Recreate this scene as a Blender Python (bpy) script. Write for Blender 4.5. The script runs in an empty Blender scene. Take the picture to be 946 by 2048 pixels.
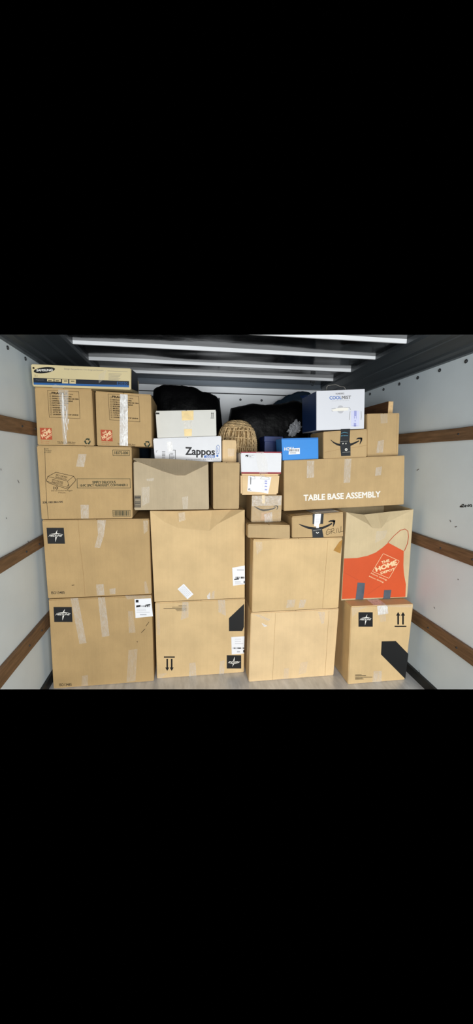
import bpy, bmesh, math, random
from mathutils import Vector, Matrix, noise
random.seed(7)
C = bpy.context.scene.collection
sc = bpy.context.scene

# ------------------------------------------------------------------ camera
FPX, YAW, PIT, ROLL, CAMH = 722.215, 0.142025, -0.149132, 0.009932, 1.5
CX, CY = 473.0, 1024.0
FW = Vector((math.sin(YAW)*math.cos(PIT), math.cos(YAW)*math.cos(PIT), math.sin(PIT)))
_rt = Vector((math.cos(YAW), -math.sin(YAW), 0)); _dn = FW.cross(_rt)
RT = _rt*math.cos(ROLL) - _dn*math.sin(ROLL)
DN = _rt*math.sin(ROLL) + _dn*math.cos(ROLL)
CAM = Vector((0, 0, CAMH))
cam = bpy.data.cameras.new('camera'); camo = bpy.data.objects.new('camera', cam); C.objects.link(camo)
cam.sensor_fit = 'HORIZONTAL'; cam.sensor_width = 36.0; cam.lens = FPX*36.0/946.0
cam.clip_start = 0.02; cam.clip_end = 60
m = Matrix.Identity(4)
for i in range(3):
    m[i][0] = RT[i]; m[i][1] = -DN[i]; m[i][2] = -FW[i]; m[i][3] = CAM[i]
camo.matrix_world = m
sc.camera = camo

# ------------------------------------------------------------------ light: daylight through the open rear door
w = bpy.data.worlds.new('world'); sc.world = w; w.use_nodes = True
w.node_tree.nodes['Background'].inputs[0].default_value = (0, 0, 0, 1)
w.node_tree.nodes['Background'].inputs[1].default_value = 0.0
def area(name, loc, target, sx, sy, power, col):
    l = bpy.data.lights.new(name, 'AREA'); l.shape = 'RECTANGLE'; l.size = sx; l.size_y = sy; l.energy = power; l.color = col
    o = bpy.data.objects.new(name, l); C.objects.link(o); o.location = loc
    o.rotation_euler = (Vector(target)-Vector(loc)).to_track_quat('-Z', 'Y').to_euler()
    return o
area('rear_door_daylight', (0.45, -1.5, 1.1), (0.4, 3.0, 1.0), 2.4, 2.0, 180, (0.965, 0.99, 1.0))
sc.view_settings.view_transform = 'Standard'; sc.view_settings.look = 'None'
sc.view_settings.exposure = 0.0; sc.view_settings.gamma = 1.0; sc.view_settings.use_curve_mapping = False

# ------------------------------------------------------------------ helpers
def ray(x, y): return RT*((x-CX)/FPX) + DN*((y-CY)/FPX) + FW
def aty(x, y, Y): q = ray(x, y); return CAM + q*(Y/q.y)
def atx(x, y, X): q = ray(x, y); return CAM + q*(X/q.x)
def srgb(c):
    return tuple((v/12.92 if v <= 0.04045 else ((v+0.055)/1.055)**2.4) for v in [x/255.0 for x in c])
MATS = {}
def mat(name, col, rough=0.6, spec=0.4, metal=0.0, var=0.0, vscale=6.0, bump=0.0, bscale=60.0, corr=0.0, alpha=1.0,
        col2=None, stretch=None, lin=False):
    if name in MATS: return MATS[name]
    M = bpy.data.materials.new(name); M.use_nodes = True; nt = M.node_tree; b = nt.nodes['Principled BSDF']
    c = col if lin else srgb(col)
    b.inputs['Base Color'].default_value = (*c, 1); b.inputs['Roughness'].default_value = rough
    b.inputs['Specular IOR Level'].default_value = spec; b.inputs['Metallic'].default_value = metal
    b.inputs['Alpha'].default_value = alpha
    tc = nt.nodes.new('ShaderNodeTexCoord'); mp = nt.nodes.new('ShaderNodeMapping')
    nt.links.new(tc.outputs['Object'], mp.inputs['Vector'])
    if stretch: mp.inputs['Scale'].default_value = stretch
    if var > 0:
        n = nt.nodes.new('ShaderNodeTexNoise'); n.inputs['Scale'].default_value = vscale; n.inputs['Detail'].default_value = 6
        n.inputs['Roughness'].default_value = 0.6
        r = nt.nodes.new('ShaderNodeValToRGB')
        a = tuple(max(0, v*(1-var)) for v in c); z = srgb(col2) if col2 else tuple(min(1, v*(1+var)) for v in c)
        r.color_ramp.elements[0].position = 0.3; r.color_ramp.elements[1].position = 0.7
        r.color_ramp.elements[0].color = (*a, 1); r.color_ramp.elements[1].color = (*z, 1)
        nt.links.new(mp.outputs[0], n.inputs['Vector']); nt.links.new(n.outputs['Fac'], r.inputs['Fac'])
        nt.links.new(r.outputs['Color'], b.inputs['Base Color'])
        if corr > 0:
            m2 = nt.nodes.new('ShaderNodeMapping'); m2.inputs['Scale'].default_value = (38, 38, 0.9)
            n3 = nt.nodes.new('ShaderNodeTexNoise'); n3.inputs['Scale'].default_value = 1.6; n3.inputs['Detail'].default_value = 4
            mr = nt.nodes.new('ShaderNodeMapRange'); mr.inputs[1].default_value = 0.3; mr.inputs[2].default_value = 0.7; mr.inputs[3].default_value = 0.975; mr.inputs[4].default_value = 1.02
            mx = nt.nodes.new('ShaderNodeVectorMath'); mx.operation = 'SCALE'
            nt.links.new(tc.outputs['Object'], m2.inputs[0]); nt.links.new(m2.outputs[0], n3.inputs['Vector']); nt.links.new(n3.outputs['Fac'], mr.inputs[0])
            nt.links.new(r.outputs['Color'], mx.inputs[0]); nt.links.new(mr.outputs[0], mx.inputs['Scale']); nt.links.new(mx.outputs[0], b.inputs['Base Color'])
    last = None
    if bump > 0:
        n2 = nt.nodes.new('ShaderNodeTexNoise'); n2.inputs['Scale'].default_value = bscale; n2.inputs['Detail'].default_value = 4
        nt.links.new(mp.outputs[0], n2.inputs['Vector'])
        bp = nt.nodes.new('ShaderNodeBump'); bp.inputs['Strength'].default_value = bump; bp.inputs['Distance'].default_value = 0.01
        nt.links.new(n2.outputs['Fac'], bp.inputs['Height']); last = bp
    if corr > 0:
        wv = nt.nodes.new('ShaderNodeTexWave'); wv.bands_direction = 'X'; wv.inputs['Scale'].default_value = 45
        wv.inputs['Distortion'].default_value = 0.6
        nt.links.new(tc.outputs['Object'], wv.inputs['Vector'])
        bp2 = nt.nodes.new('ShaderNodeBump'); bp2.inputs['Strength'].default_value = corr; bp2.inputs['Distance'].default_value = 0.002
        nt.links.new(wv.outputs['Fac'], bp2.inputs['Height'])
        if last: nt.links.new(last.outputs[0], bp2.inputs['Normal'])
        last = bp2
    if last: nt.links.new(last.outputs[0], b.inputs['Normal'])
    MATS[name] = M
    return M
def kraft(name, col): return mat('kraft_'+name, col, rough=0.7, spec=0.25, var=0.10, vscale=5, bump=0.06, bscale=25, corr=0.12)
K1 = kraft('warm_shaded', (180, 150, 104)); K2 = kraft('gold', (211, 181, 133)); K3 = kraft('pale', (186, 159, 117))  # left stack's kraft darkened: soft shade there is put into its colour
K4 = kraft('light', (224, 194, 148)); K5 = kraft('grey', (184, 166, 136)); K6 = kraft('apron', (200, 180, 142))
K7_SHADED = kraft('tan', (188, 159, 114)); KB = kraft('shade', (165, 132, 88))  # tan kraft darkened: dimmer light on the higher boxes put into its colour
WHITE = mat('white_card', (226, 226, 228), 0.55, 0.3, var=0.03, vscale=8, bump=0.03)
WHITE2 = mat('cream_card', (216, 214, 206), 0.6, 0.3, var=0.03, vscale=8, bump=0.03)
PAPER = mat('label_paper', (238, 238, 240), 0.5, 0.3)
INK = mat('black_ink', (16, 16, 16), 0.55, 0.3)
INKB = mat('brown_ink', (48, 38, 24), 0.7, 0.2)
INKG = mat('grey_ink', (120, 118, 118), 0.6, 0.2)
INKL = mat('pale_grey_ink', (190, 190, 194), 0.6, 0.2)
INKGREEN = mat('green_ink', (46, 56, 42), 0.7, 0.2)
BLUEINK = mat('blue_ink', (66, 112, 186), 0.6, 0.3)
LILAC = mat('lilac_ink', (160, 164, 214), 0.6, 0.3)
LILACP = mat('pale_lilac_ink', (212, 214, 238), 0.6, 0.3)
ORANGE = mat('orange_ink', (206, 84, 42), 0.6, 0.3, var=0.05)
RUST = mat('rust_ink', (176, 78, 50), 0.65, 0.25)
CREAM = mat('cream_ink', (240, 206, 160), 0.65, 0.25)
WINK = mat('white_ink', (240, 236, 226), 0.6, 0.25)
REDINK = mat('red_ink', (146, 34, 46), 0.55, 0.3)
BLACKCARD = mat('black_print', (28, 28, 28), 0.6, 0.3)
NAVY = mat('navy_card', (24, 54, 104), 0.45, 0.4, var=0.15, vscale=6)
BLUE = mat('blue_card', (52, 140, 220), 0.5, 0.35, var=0.03)
STRIPEB = mat('blue_stripe', (36, 90, 150), 0.5, 0.3)
STRIPED = mat('dark_stripe', (18, 26, 38), 0.5, 0.3)
PALEPRINT = mat('pale_print', (204, 186, 140), 0.6, 0.3)
TEAL = mat('teal_ink', (90, 150, 170), 0.5, 0.3)
BLACKTAPE = mat('black_tape', (26, 30, 34), 0.3, 0.5)
GREYTAPE = mat('grey_tape', (84, 94, 104), 0.35, 0.5, var=0.2, vscale=18)
YELLTAPE = mat('yellow_tape', (226, 196, 128), 0.35, 0.5, var=0.12, vscale=30)
BROWNTAPE = mat('brown_tape', (172, 126, 58), 0.3, 0.5, var=0.12, vscale=25)
def tape_mat(name, a, light=(236, 230, 218)):
    M = bpy.data.materials.new(name); M.use_nodes = True; nt = M.node_tree; b = nt.nodes['Principled BSDF']
    b.inputs['Base Color'].default_value = (*srgb(light), 1); b.inputs['Roughness'].default_value = 0.22
    b.inputs['Specular IOR Level'].default_value = 0.6
    tc = nt.nodes.new('ShaderNodeTexCoord'); mp = nt.nodes.new('ShaderNodeMapping'); mp.inputs['Scale'].default_value = (1.6, 1.6, .6)
    n = nt.nodes.new('ShaderNodeTexNoise'); n.inputs['Scale'].default_value = 42; n.inputs['Detail'].default_value = 5
    n.inputs['Distortion'].default_value = 1.2
    r = nt.nodes.new('ShaderNodeMapRange'); r.inputs[1].default_value = 0.38; r.inputs[2].default_value = 0.68
    r.inputs[3].default_value = a*0.7; r.inputs[4].default_value = min(1, a*1.3)
    bp = nt.nodes.new('ShaderNodeBump'); bp.inputs['Strength'].default_value = 0.5; bp.inputs['Distance'].default_value = 0.004
    nt.links.new(tc.outputs['Object'], mp.inputs[0]); nt.links.new(mp.outputs[0], n.inputs['Vector'])
    nt.links.new(n.outputs['Fac'], r.inputs[0]); nt.links.new(r.outputs[0], b.inputs['Alpha'])
    nt.links.new(n.outputs['Fac'], bp.inputs['Height']); nt.links.new(bp.outputs[0], b.inputs['Normal'])
    return M
TAPE = tape_mat('clear_tape', 0.34); TAPE2 = tape_mat('wrinkled_clear_tape', 0.75, (244, 242, 238)); TAPE3 = tape_mat('faint_clear_tape', 0.2)

def link(name, me, parent=None, material=None):
    o = bpy.data.objects.new(name, me); C.objects.link(o)
    if parent: o.parent = parent
    if material is not None and me is not None: me.materials.append(material)
    return o
def mesh(name, verts, faces, smooth=False):
    me = bpy.data.meshes.new(name); me.from_pydata([tuple(v) for v in verts], [], faces); me.update()
    if smooth:
        for p in me.polygons: p.use_smooth = True
    return me
def bm_mesh(name, bm, smooth=False):
    me = bpy.data.meshes.new(name); bm.to_mesh(me); bm.free()
    if smooth:
        for p in me.polygons: p.use_smooth = True
    return me
def structure(name, me, material, parent=None):
    o = link(name, me, parent, material)
    if not parent: o['kind'] = 'structure'
    return o
def tag(o, label, cat, group=None):
    o['label'] = label; o['category'] = cat
    if group: o['group'] = group
    return o
def root(name, loc, label, cat, group=None):
    o = bpy.data.objects.new(name, None); C.objects.link(o); o.location = loc; o.empty_display_size = 0.05
    return tag(o, label, cat, group)
def box_bm(bm, lo, hi):
    x0, y0, z0 = lo; x1, y1, z1 = hi
    v = [bm.verts.new(p) for p in ((x0,y0,z0),(x1,y0,z0),(x1,y1,z0),(x0,y1,z0),(x0,y0,z1),(x1,y0,z1),(x1,y1,z1),(x0,y1,z1))]
    for f in ((0,3,2,1),(4,5,6,7),(0,1,5,4),(1,2,6,5),(2,3,7,6),(3,0,4,7)): bm.faces.new([v[i] for i in f])
def tube(pts, r, seg=8, rel=Vector((0,0,0))):
    bm = bmesh.new(); rings = []
    for i, p in enumerate(pts):
        p = Vector(p); a = Vector(pts[max(0, i-1)]); b = Vector(pts[min(len(pts)-1, i+1)]); t = (b-a).normalized()
        u = t.cross(Vector((0.13, 0.3, 1))).normalized(); v = t.cross(u)
        rings.append([bm.verts.new(p-rel+u*(r*math.cos(2*math.pi*k/seg))+v*(r*math.sin(2*math.pi*k/seg))) for k in range(seg)])
    for a, b in zip(rings, rings[1:]):
        for k in range(seg): bm.faces.new((a[k], a[(k+1) % seg], b[(k+1) % seg], b[k]))
    bm.faces.new(rings[0][::-1]); bm.faces.new(rings[-1])
    return bm

# ------------------------------------------------------------------ the truck's cargo bay
XL, XR, YB, ZR = -0.91, 1.569, 3.66, 2.222
# the bay is modelled from the part of it that the picture shows up to the front bulkhead; these two planes are where it stops
def stop(bm, a, b, c, keep):
    n = (Vector(b)-Vector(a)).cross(Vector(c)-Vector(a)).normalized()
    if n.dot(Vector(keep)-Vector(a)) > 0: n = -n
    bmesh.ops.bisect_plane(bm, geom=bm.verts[:]+bm.edges[:]+bm.faces[:], plane_co=a, plane_no=n, clear_outer=True)
def stop_low(bm): stop(bm, (-1.012, 2.313, 0), (1.653, 1.974, 0), (1.569, 1.632, 0.242), (0.3, 3, 1)); return bm
def stop_high(bm): stop(bm, (-0.796, 2.447, 2.222), (1.427, 2.062, 2.222), (1.364, 1.970, 2.190), (0.3, 3, 1)); return bm

WALL = mat('wall_panel', (221, 232, 237), 0.38, 0.4, var=0.05, vscale=2.2, bump=0.05, bscale=5)
FLOORM = mat('floor_sheet', (206, 206, 206), 0.32, 0.5, metal=0.15, var=0.22, vscale=7, bump=0.15, bscale=18, stretch=(3, 0.7, 1))
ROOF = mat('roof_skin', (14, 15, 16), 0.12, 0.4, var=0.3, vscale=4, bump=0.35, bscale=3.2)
RIBM = mat('rib_paint', (232, 234, 236), 0.4, 0.4, var=0.04)
FASC = mat('dark_rail_metal', (64, 70, 74), 0.38, 0.5, metal=0.3, var=0.15, vscale=9, stretch=(1, 0.2, 4))
HEAD = mat('header_metal', (84, 94, 104), 0.4, 0.5, metal=0.2)
KICK = mat('kick_strip', (30, 30, 30), 0.5, 0.4)
WOOD = mat('rail_wood', (116, 88, 62), 0.6, 0.3, var=0.35, vscale=9, bump=0.25, bscale=30, stretch=(6, 0.7, 9))
WOODD = mat('plank_wood', (104, 70, 44), 0.65, 0.3, var=0.35, vscale=9, bump=0.25, bscale=30, stretch=(6, 0.7, 9))
ENDG = mat('end_grain', (214, 180, 132), 0.7, 0.2, var=0.15, vscale=40)
STEEL = mat('rivet_steel', (120, 122, 124), 0.35, 0.5, metal=0.7)
DARKRING = mat('rivet_ring', (44, 46, 48), 0.5, 0.3)

bm = bmesh.new(); box_bm(bm, (XL-0.05, 1.2, -0.06), (XR+0.05, YB+0.05, 0)); stop_low(bm)
floor_o = structure('floor', bm_mesh('floor', bm), FLOORM)
for nm, x0, x1 in (('wall_left', XL-0.05, XL), ('wall_right', XR, XR+0.05)):
    bm = bmesh.new(); box_bm(bm, (x0, 1.2, -0.06), (x1, YB+0.05, 2.25)); stop_low(bm); stop_high(bm)
    o = structure(nm, bm_mesh(nm, bm), WALL)
    if nm == 'wall_left': wl = o
    else: wr = o
bm = bmesh.new(); box_bm(bm, (XL, YB, 0), (XR, YB+0.05, 2.25)); wb = structure('wall_back', bm_mesh('wall_back', bm), mat('bulkhead_brightened', (244, 247, 250), 0.4, 0.4, var=0.02, vscale=3))  # bulkhead white brightened to stand in for light that reaches it
bm = bmesh.new()
# roof skin with a soft wave between the ribs
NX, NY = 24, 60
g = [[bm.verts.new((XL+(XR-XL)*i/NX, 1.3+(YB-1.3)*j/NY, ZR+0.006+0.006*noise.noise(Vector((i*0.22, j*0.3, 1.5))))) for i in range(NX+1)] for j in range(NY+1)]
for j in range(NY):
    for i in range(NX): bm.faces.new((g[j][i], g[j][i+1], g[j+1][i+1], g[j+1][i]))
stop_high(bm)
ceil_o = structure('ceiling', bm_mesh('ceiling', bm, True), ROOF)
for yr in (2.175, 2.545, 2.935, 3.295):
    bm = bmesh.new(); box_bm(bm, (XL+0.19, yr, 2.204), (XR-0.19, yr+0.012, ZR+0.012)); stop_high(bm)
    structure('rib', bm_mesh('rib', bm), RIBM, ceil_o)
prof = [(0, 2.078), (0.022, 2.08), (0.026, 2.094), (0.05, 2.104), (0.056, 2.116), (0.115, 2.148), (0.128, 2.150), (0.14, 2.162), (0.205, 2.186), (0.215, 2.2), (0.215, 2.24), (0, 2.24)]
for k, s in ((1, -1), (2, 1)):
    bm = bmesh.new(); ends = []
    for yy in (1.2, YB):
        ends.append([bm.verts.new(((XL+e) if s < 0 else (XR-e), yy, z)) for e, z in prof])
    n = len(prof)
    for i in range(n): bm.faces.new((ends[0][i], ends[0][(i+1) % n], ends[1][(i+1) % n], ends[1][i]))
    bmesh.ops.recalc_face_normals(bm, faces=bm.faces[:])
    stop_high(bm)
    structure('trim_%d' % k, bm_mesh('trim', bm), FASC)
bm = bmesh.new(); box_bm(bm, (XL, YB-0.05, 2.183), (XR, YB, ZR+0.02)); structure('trim_3', bm_mesh('trim', bm), HEAD)
bm = bmesh.new(); box_bm(bm, (XL, YB-0.012, 2.118), (XR, YB, 2.126)); structure('seam_strip', bm_mesh('seam', bm), DARKRING, wb)
for nm, x0, x1 in (('baseboard_left', XL, XL+0.018), ('baseboard_right', XR-0.018, XR)):
    bm = bmesh.new(); box_bm(bm, (x0, 1.3, 0), (x1, YB, 0.062)); stop_low(bm); structure(nm, bm_mesh(nm, bm), KICK)
# wooden tie rails screwed to the side walls
def rail(parent, x0, x1, z0, z1, y0=1.25):
    bm = bmesh.new(); box_bm(bm, (x0, y0, z0), (x1, YB-0.02, z1))
    bmesh.ops.subdivide_edges(bm, edges=[e for e in bm.edges if abs(e.verts[0].co.y-e.verts[1].co.y) > 1], cuts=24)
    for v in bm.verts:
        v.co.z += 0.004*noise.noise(Vector((v.co.y*3, z0*9, 0.3 if v.co.z > (z0+z1)/2 else 4)))
    bmesh.ops.bevel(bm, geom=[e for e in bm.edges if abs(e.verts[0].co.y-e.verts[1].co.y) > 0.02], offset=0.004, segments=1, affect='EDGES')
    stop_low(bm)
    return structure('tie_rail', bm_mesh('tie_rail', bm), WOOD, parent)
for z0, z1 in ((1.622, 1.698), (0.935, 1.000), (0.392, 0.478)):
    r = rail(wl, XL-0.001, XL+0.025, z0, z1)
    for yy in (2.02, 2.2):
        bm = bmesh.new(); bmesh.ops.create_uvsphere(bm, u_segments=8, v_segments=5, radius=0.006, matrix=Matrix.Translation((XL+0.025, yy+z0*0.1, (z0+z1)/2))); structure('screw', bm_mesh('screw', bm, True), DARKRING, r)
for z0, z1 in ((1.610, 1.682), (0.928, 1.003), (0.384, 0.468)):
    r = rail(wr, XR-0.025, XR+0.001, z0, z1)
    for yy in (1.78, 2.03):
        bm = bmesh.new(); bmesh.ops.create_uvsphere(bm, u_segments=8, v_segments=5, radius=0.006, matrix=Matrix.Translation((XR-0.025, yy-z0*0.08, (z0+z1)/2))); structure('screw', bm_mesh('screw', bm, True), DARKRING, r)
# rivets
bm = bmesh.new(); bmesh.ops.create_uvsphere(bm, u_segments=10, v_segments=6, radius=0.007, matrix=Matrix.Diagonal((0.6, 1, 1, 1))); RIV = bm_mesh('rivet', bm, True); RIV.materials.append(STEEL)
bm = bmesh.new(); bmesh.ops.create_cone(bm, cap_ends=True, segments=14, radius1=0.0115, radius2=0.0095, depth=0.004, matrix=Matrix.Rotation(math.pi/2, 4, 'Y')); RING = bm_mesh('washer', bm); RING.materials.append(DARKRING)
def rivet(parent, loc, rz=0):
    a = link('rivet', RIV, parent); a.location = loc; a.rotation_euler = (0, 0, rz)
    b = link('washer', RING, a)
for k in range(8):
    y = 1.925+0.2145*k
    rivet(wr, (XR-0.002, y, 2.047))
    rivet(wl, (XL+0.002, y, 2.056))
for k in range(11): rivet(wb, (XL+0.16+0.2135*k+0.02, YB-0.002, 2.068), math.pi/2)
# marker scribble and scuffs on the right wall
def wall_strokes(parent, name, X, strokes, wid, material, dx):
    vs, fs = [], []
    for st in strokes:
        P = [atx(x, y, X) for x, y in st]
        for a, b in zip(P, P[1:]):
            d = (b-a).normalized(); nrm = Vector((0, -d.z, d.y))*wid
            i = len(vs); off = Vector((dx, 0, 0))
            vs += [a-nrm+off, b-nrm+off, b+nrm+off, a+nrm+off]; fs.append((i, i+1, i+2, i+3))
    structure(name, mesh(name, vs, fs), material, parent)
wall_strokes(wr, 'marker_scribble', XR, [[(920, 1014), (925, 1009), (928, 1009), (926, 1012), (921, 1014), (928, 1014), (930, 1011), (932, 1010), (932, 1014), (930, 1013)],
    [(934, 1010), (935, 1013)], [(937, 1009), (940, 1011), (938, 1013), (936, 1012), (938, 1009)], [(940, 1010), (943, 1009), (944, 1013), (941, 1013)]], 0.0022, INK, -0.0012)
wall_strokes(wr, 'scuff_mark', XR, [[(910, 1054), (914, 1053)], [(900, 1040), (902, 1044)], [(838, 1340), (840, 1346)], [(868, 1214), (870, 1217)], [(916, 1158), (917, 1160)], [(834, 941), (838, 938)]], 0.003, INKG, -0.0012)
wall_strokes(wl, 'scuff_mark', XL, [[(35, 960), (38, 966)], [(1, 937), (2, 941)], [(12, 1035), (13, 1038)], [(55, 1082), (58, 1086)]], 0.003, INKG, 0.0012)

# ------------------------------------------------------------------ lettering
_tc = {}
def text_mesh(s, bold=0.0, shear=0.0, space=1.0):
    bold, nb = 0.0, bold
    k = (s, nb, shear, space)
    if k in _tc: return _tc[k]
    cu = bpy.data.curves.new('t', 'FONT'); cu.body = s; cu.offset = bold; cu.shear = shear; cu.space_character = space; cu.resolution_u = 3; cu.fill_mode = 'FRONT'
    o = bpy.data.objects.new('t', cu); C.objects.link(o)
    dg = bpy.context.evaluated_depsgraph_get(); me = bpy.data.meshes.new_from_object(o.evaluated_get(dg))
    V = [(v.co.x, v.co.y, 0) for v in me.vertices]; F = [tuple(p.vertices) for p in me.polygons]
    bpy.data.objects.remove(o); bpy.data.curves.remove(cu); bpy.data.meshes.remove(me)
    x0 = min(v[0] for v in V); x1 = max(v[0] for v in V); y0 = min(v[1] for v in V); y1 = max(v[1] for v in V)
    if nb:                      # heavier strokes: overstrike the same letters
        V0, F0 = V, F; V, F = [], []
        for lay, (dx, dy) in enumerate(((0, 0), (nb, 0), (-nb, 0), (0, nb*.8), (0, -nb*.8), (nb*.7, nb*.5), (-nb*.7, nb*.5), (nb*.7, -nb*.5), (-nb*.7, -nb*.5))):
            i = len(V); V += [(x+dx, y+dy, lay*.00006) for x, y, _ in V0]; F += [tuple(i+j for j in f) for f in F0]
        x0 -= nb; x1 += nb; y0 -= nb*.8; y1 += nb*.8
    V = [((x-x0)/(x1-x0), (y-y0)/(y1-y0), l_) for x, y, l_ in V]
    _tc[k] = (V, F)
    return _tc[k]

class Face:
    """a planar face of a box; converts picture points on that face to points of it"""
    def __init__(s, p0, n): s.p0 = Vector(p0); s.n = Vector(n).normalized()
    def at(s, x, y, off):
        q = ray(x, y); p0 = s.p0 + s.n*off
        return CAM + q*((p0-CAM).dot(s.n)/q.dot(s.n))
LAST = {}
UNDER = {'label_print': 'label', 'logo': 'logo_panel', 'icon_print': 'icon'}
class Print:
    """flat pieces (print, paper, tape) on a box face, gathered into one part"""
    def __init__(s, rt, face, name, material, off=0.0008): s.rt, s.f, s.name, s.m, s.off, s.v, s.fc, s.g = rt, face, name, material, off, [], [], [0]
    def poly(s, *pts, off=None):
        i = len(s.v); s.v += [s.f.at(x, y, s.off if off is None else off) for x, y in pts]; s.fc.append(tuple(range(i, i+len(pts)))); return s
    def rect(s, x0, y0, x1, y1): return s.poly((x0, y0), (x1, y0), (x1, y1), (x0, y1))
    def line(s, pts, wd=0.8, closed=False):
        P = list(pts) + ([pts[0]] if closed else [])
        for (ax, ay), (bx, by) in zip(P, P[1:]):
            L = math.hypot(bx-ax, by-ay) or 1; ux, uy = (bx-ax)/L*wd/2, (by-ay)/L*wd/2
            s.poly((ax-ux+uy, ay-uy-ux), (bx+ux+uy, by+uy-ux), (bx+ux-uy, by+uy+ux), (ax-ux-uy, ay-uy+ux))
        if s.name == 'fold_line': s.cut()
        return s
    def ribbon(s, pts):   # pts: (x, y, width)
        n = len(pts); L, R = [], []
        for i, (x, y, wd) in enumerate(pts):
            a = pts[max(0, i-1)]; b = pts[min(n-1, i+1)]; d = math.hypot(b[0]-a[0], b[1]-a[1]) or 1
            nx, ny = -(b[1]-a[1])/d*wd/2, (b[0]-a[0])/d*wd/2
            L.append((x+nx, y+ny)); R.append((x-nx, y-ny))
        for i in range(n-1): s.poly(L[i], L[i+1], R[i+1], R[i])
        return s
    def text(s, t, tl, tr, br, bl, bold=0.0, shear=0.0, space=1.0):
        V, F = text_mesh(t, bold, shear, space); s.cut(); i = len(s.v)
        for u, v, l_ in V:
            x = (bl[0]*(1-u)+br[0]*u)*(1-v) + (tl[0]*(1-u)+tr[0]*u)*v
            y = (bl[1]*(1-u)+br[1]*u)*(1-v) + (tl[1]*(1-u)+tr[1]*u)*v
            s.v.append(s.f.at(x, y, s.off+l_))
        s.fc += [tuple(i+k for k in f) for f in F]
        s.cut()
        return s
    def cut(s):                             # what follows is a separate piece
        if s.g[-1] != len(s.fc): s.g.append(len(s.fc))
        return s
    def row(s, t, x0, y0, x1, y1, h, **k):  # text whose top-left is (x0,y0) and top-right (x1,y1), h px tall
        return s.text(t, (x0, y0), (x1, y1), (x1, y1+h), (x0, y0+h), **k)
    def build(s, label=None):
        loc = s.rt.location; s.cut()
        cuts = s.g if s.name in ('lettering', 'stripe') else [0, len(s.fc)]
        if s.name in ('scuff', 'fold_line', 'red_edge'): cuts = list(range(len(s.fc)+1)) if s.name != 'fold_line' else s.g
        for a, b_ in zip(cuts, cuts[1:]):
            fs = s.fc[a:b_]; idx = sorted({i for f in fs for i in f}); mp = {i: k for k, i in enumerate(idx)}
            me = mesh(s.name, [s.v[i]-loc for i in idx], [tuple(mp[i] for i in f) for f in fs])
            o = link(s.name, me, LAST.get((s.rt.name, UNDER.get(s.name)), s.rt), s.m); LAST[(s.rt.name, s.name)] = o
            if label: o['label'] = label
            if s.name in ('label_print', 'icon_print', 'barcode', 'icon'): o['kind'] = 'stuff'
        return o
def tape(b, pts, material=None, off=0.0016, name='tape'):
    return Print(b.rt, b.f, name, material or TAPE, off).poly(*pts).build()

class Box:
    def __init__(s, label, px, y, depth, material, zb=None, zt=None, cat='box', name='cardboard_box', group=None, yl=None, yr=None,
                 open_top=False, crease=None, back_dz=0.0, flaps=True, front_only_top=None, side_mat=None, straight=False, bev=0.004):
        yl = y if yl is None else yl; yr = y if yr is None else yr
        TL, TR, BR, BL = [aty(*q, yy) for q, yy in zip(px, (yl, yr, yr, yl))]
        if zb is not None:
            a, b = zb if isinstance(zb, tuple) else (zb, zb); BL.z, BR.z = a, b
        if zt is not None:
            a, b = zt if isinstance(zt, tuple) else (zt, zt); TL.z, TR.z = a, b
        n = Vector((-(BR.y-BL.y), BR.x-BL.x, 0)).normalized()      # into the stack
        if straight: nn = Vector((0, 1, 0))
        else: nn = n
        s.n = -n; s.f = Face(BL, -n); s.TL, s.TR, s.BR, s.BL, s.depth = TL, TR, BR, BL, depth
        c = (BL+BR)/2 + nn*depth/2; c.z = min(BL.z, BR.z)
        s.rt = root(name, c, label, cat, group); s.c = c; s.m = material
        d = nn*depth; T = 0.003 if flaps else 0
        dz = Vector((0, 0, back_dz)); t3 = Vector((0, 0, -T))
        bm = bmesh.new()
        V = lambda p: bm.verts.new(p-c)
        bl, br, brb, blb = V(BL), V(BR), V(BR+d), V(BL+d)
        tlb, trb = V(TL+d+dz+t3), V(TR+d+dz+t3)
        ftl, ftr = TL+t3, TR+t3
        tl, tr = V(ftl), V(ftr)
        if not crease:
            bm.faces.new((bl, br, tr, tl)); bm.faces.new((tl, tr, trb, tlb))
        else:
            cr = [V(s.f.at(x, yy, 0)) for x, yy in crease['line']]
            tp = [V(Face(BL+n*k, -n).at(x, yy, 0)) for x, yy, k in crease['top']]      # left to right, pushed back by k
            bm.faces.new([bl, br, tr] + cr[::-1] + [tl])
            seq = [tl] + cr + [tr] + tp[::-1]
            fc = bm.faces.new(seq)
            f2 = [] if open_top else [bm.faces.new([tl] + tp + [tr, trb, tlb])]
            bmesh.ops.triangulate(bm, faces=[fc]+f2)
        bm.faces.new((br, brb, trb, tr)); bm.faces.new((brb, blb, tlb, trb)); bm.faces.new((blb, bl, tl, tlb)); bm.faces.new((blb, brb, br, bl))
        bmesh.ops.recalc_face_normals(bm, faces=bm.faces[:])
        if not crease and bev: bmesh.ops.bevel(bm, geom=bm.edges[:], offset=bev, segments=2, affect='EDGES')
        s.body = link('body', bm_mesh('body', bm), s.rt, material)
        if open_top:
            sm = s.body.modifiers.new('wall_thickness', 'SOLIDIFY'); sm.thickness = .004; sm.offset = -1
        if flaps and not crease:
            mF, mB = (TL+TR)/2, (TL+TR)/2+d+dz
            for a0, a1, b0, b1 in ((TL, mF, TL+d+dz, mB), (mF, TR, mB, TR+d+dz)):
                g = (a1-a0).normalized()*0.0015; e = n*0.002
                q = [a0+g*2+e, a1-g+e, b1-g-e, b0+g*2-e]
                vs = [p-c+t3 for p in q] + [p-c-Vector((0, 0, 0.0003)) for p in q]
                link('flap', mesh('flap', vs, [(0,3,2,1),(4,5,6,7),(0,1,5,4),(1,2,6,5),(2,3,7,6),(3,0,4,7)]), s.rt, material)
    def P(s, name, material, off=0.0008): return Print(s.rt, s.f, name, material, off)

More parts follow.
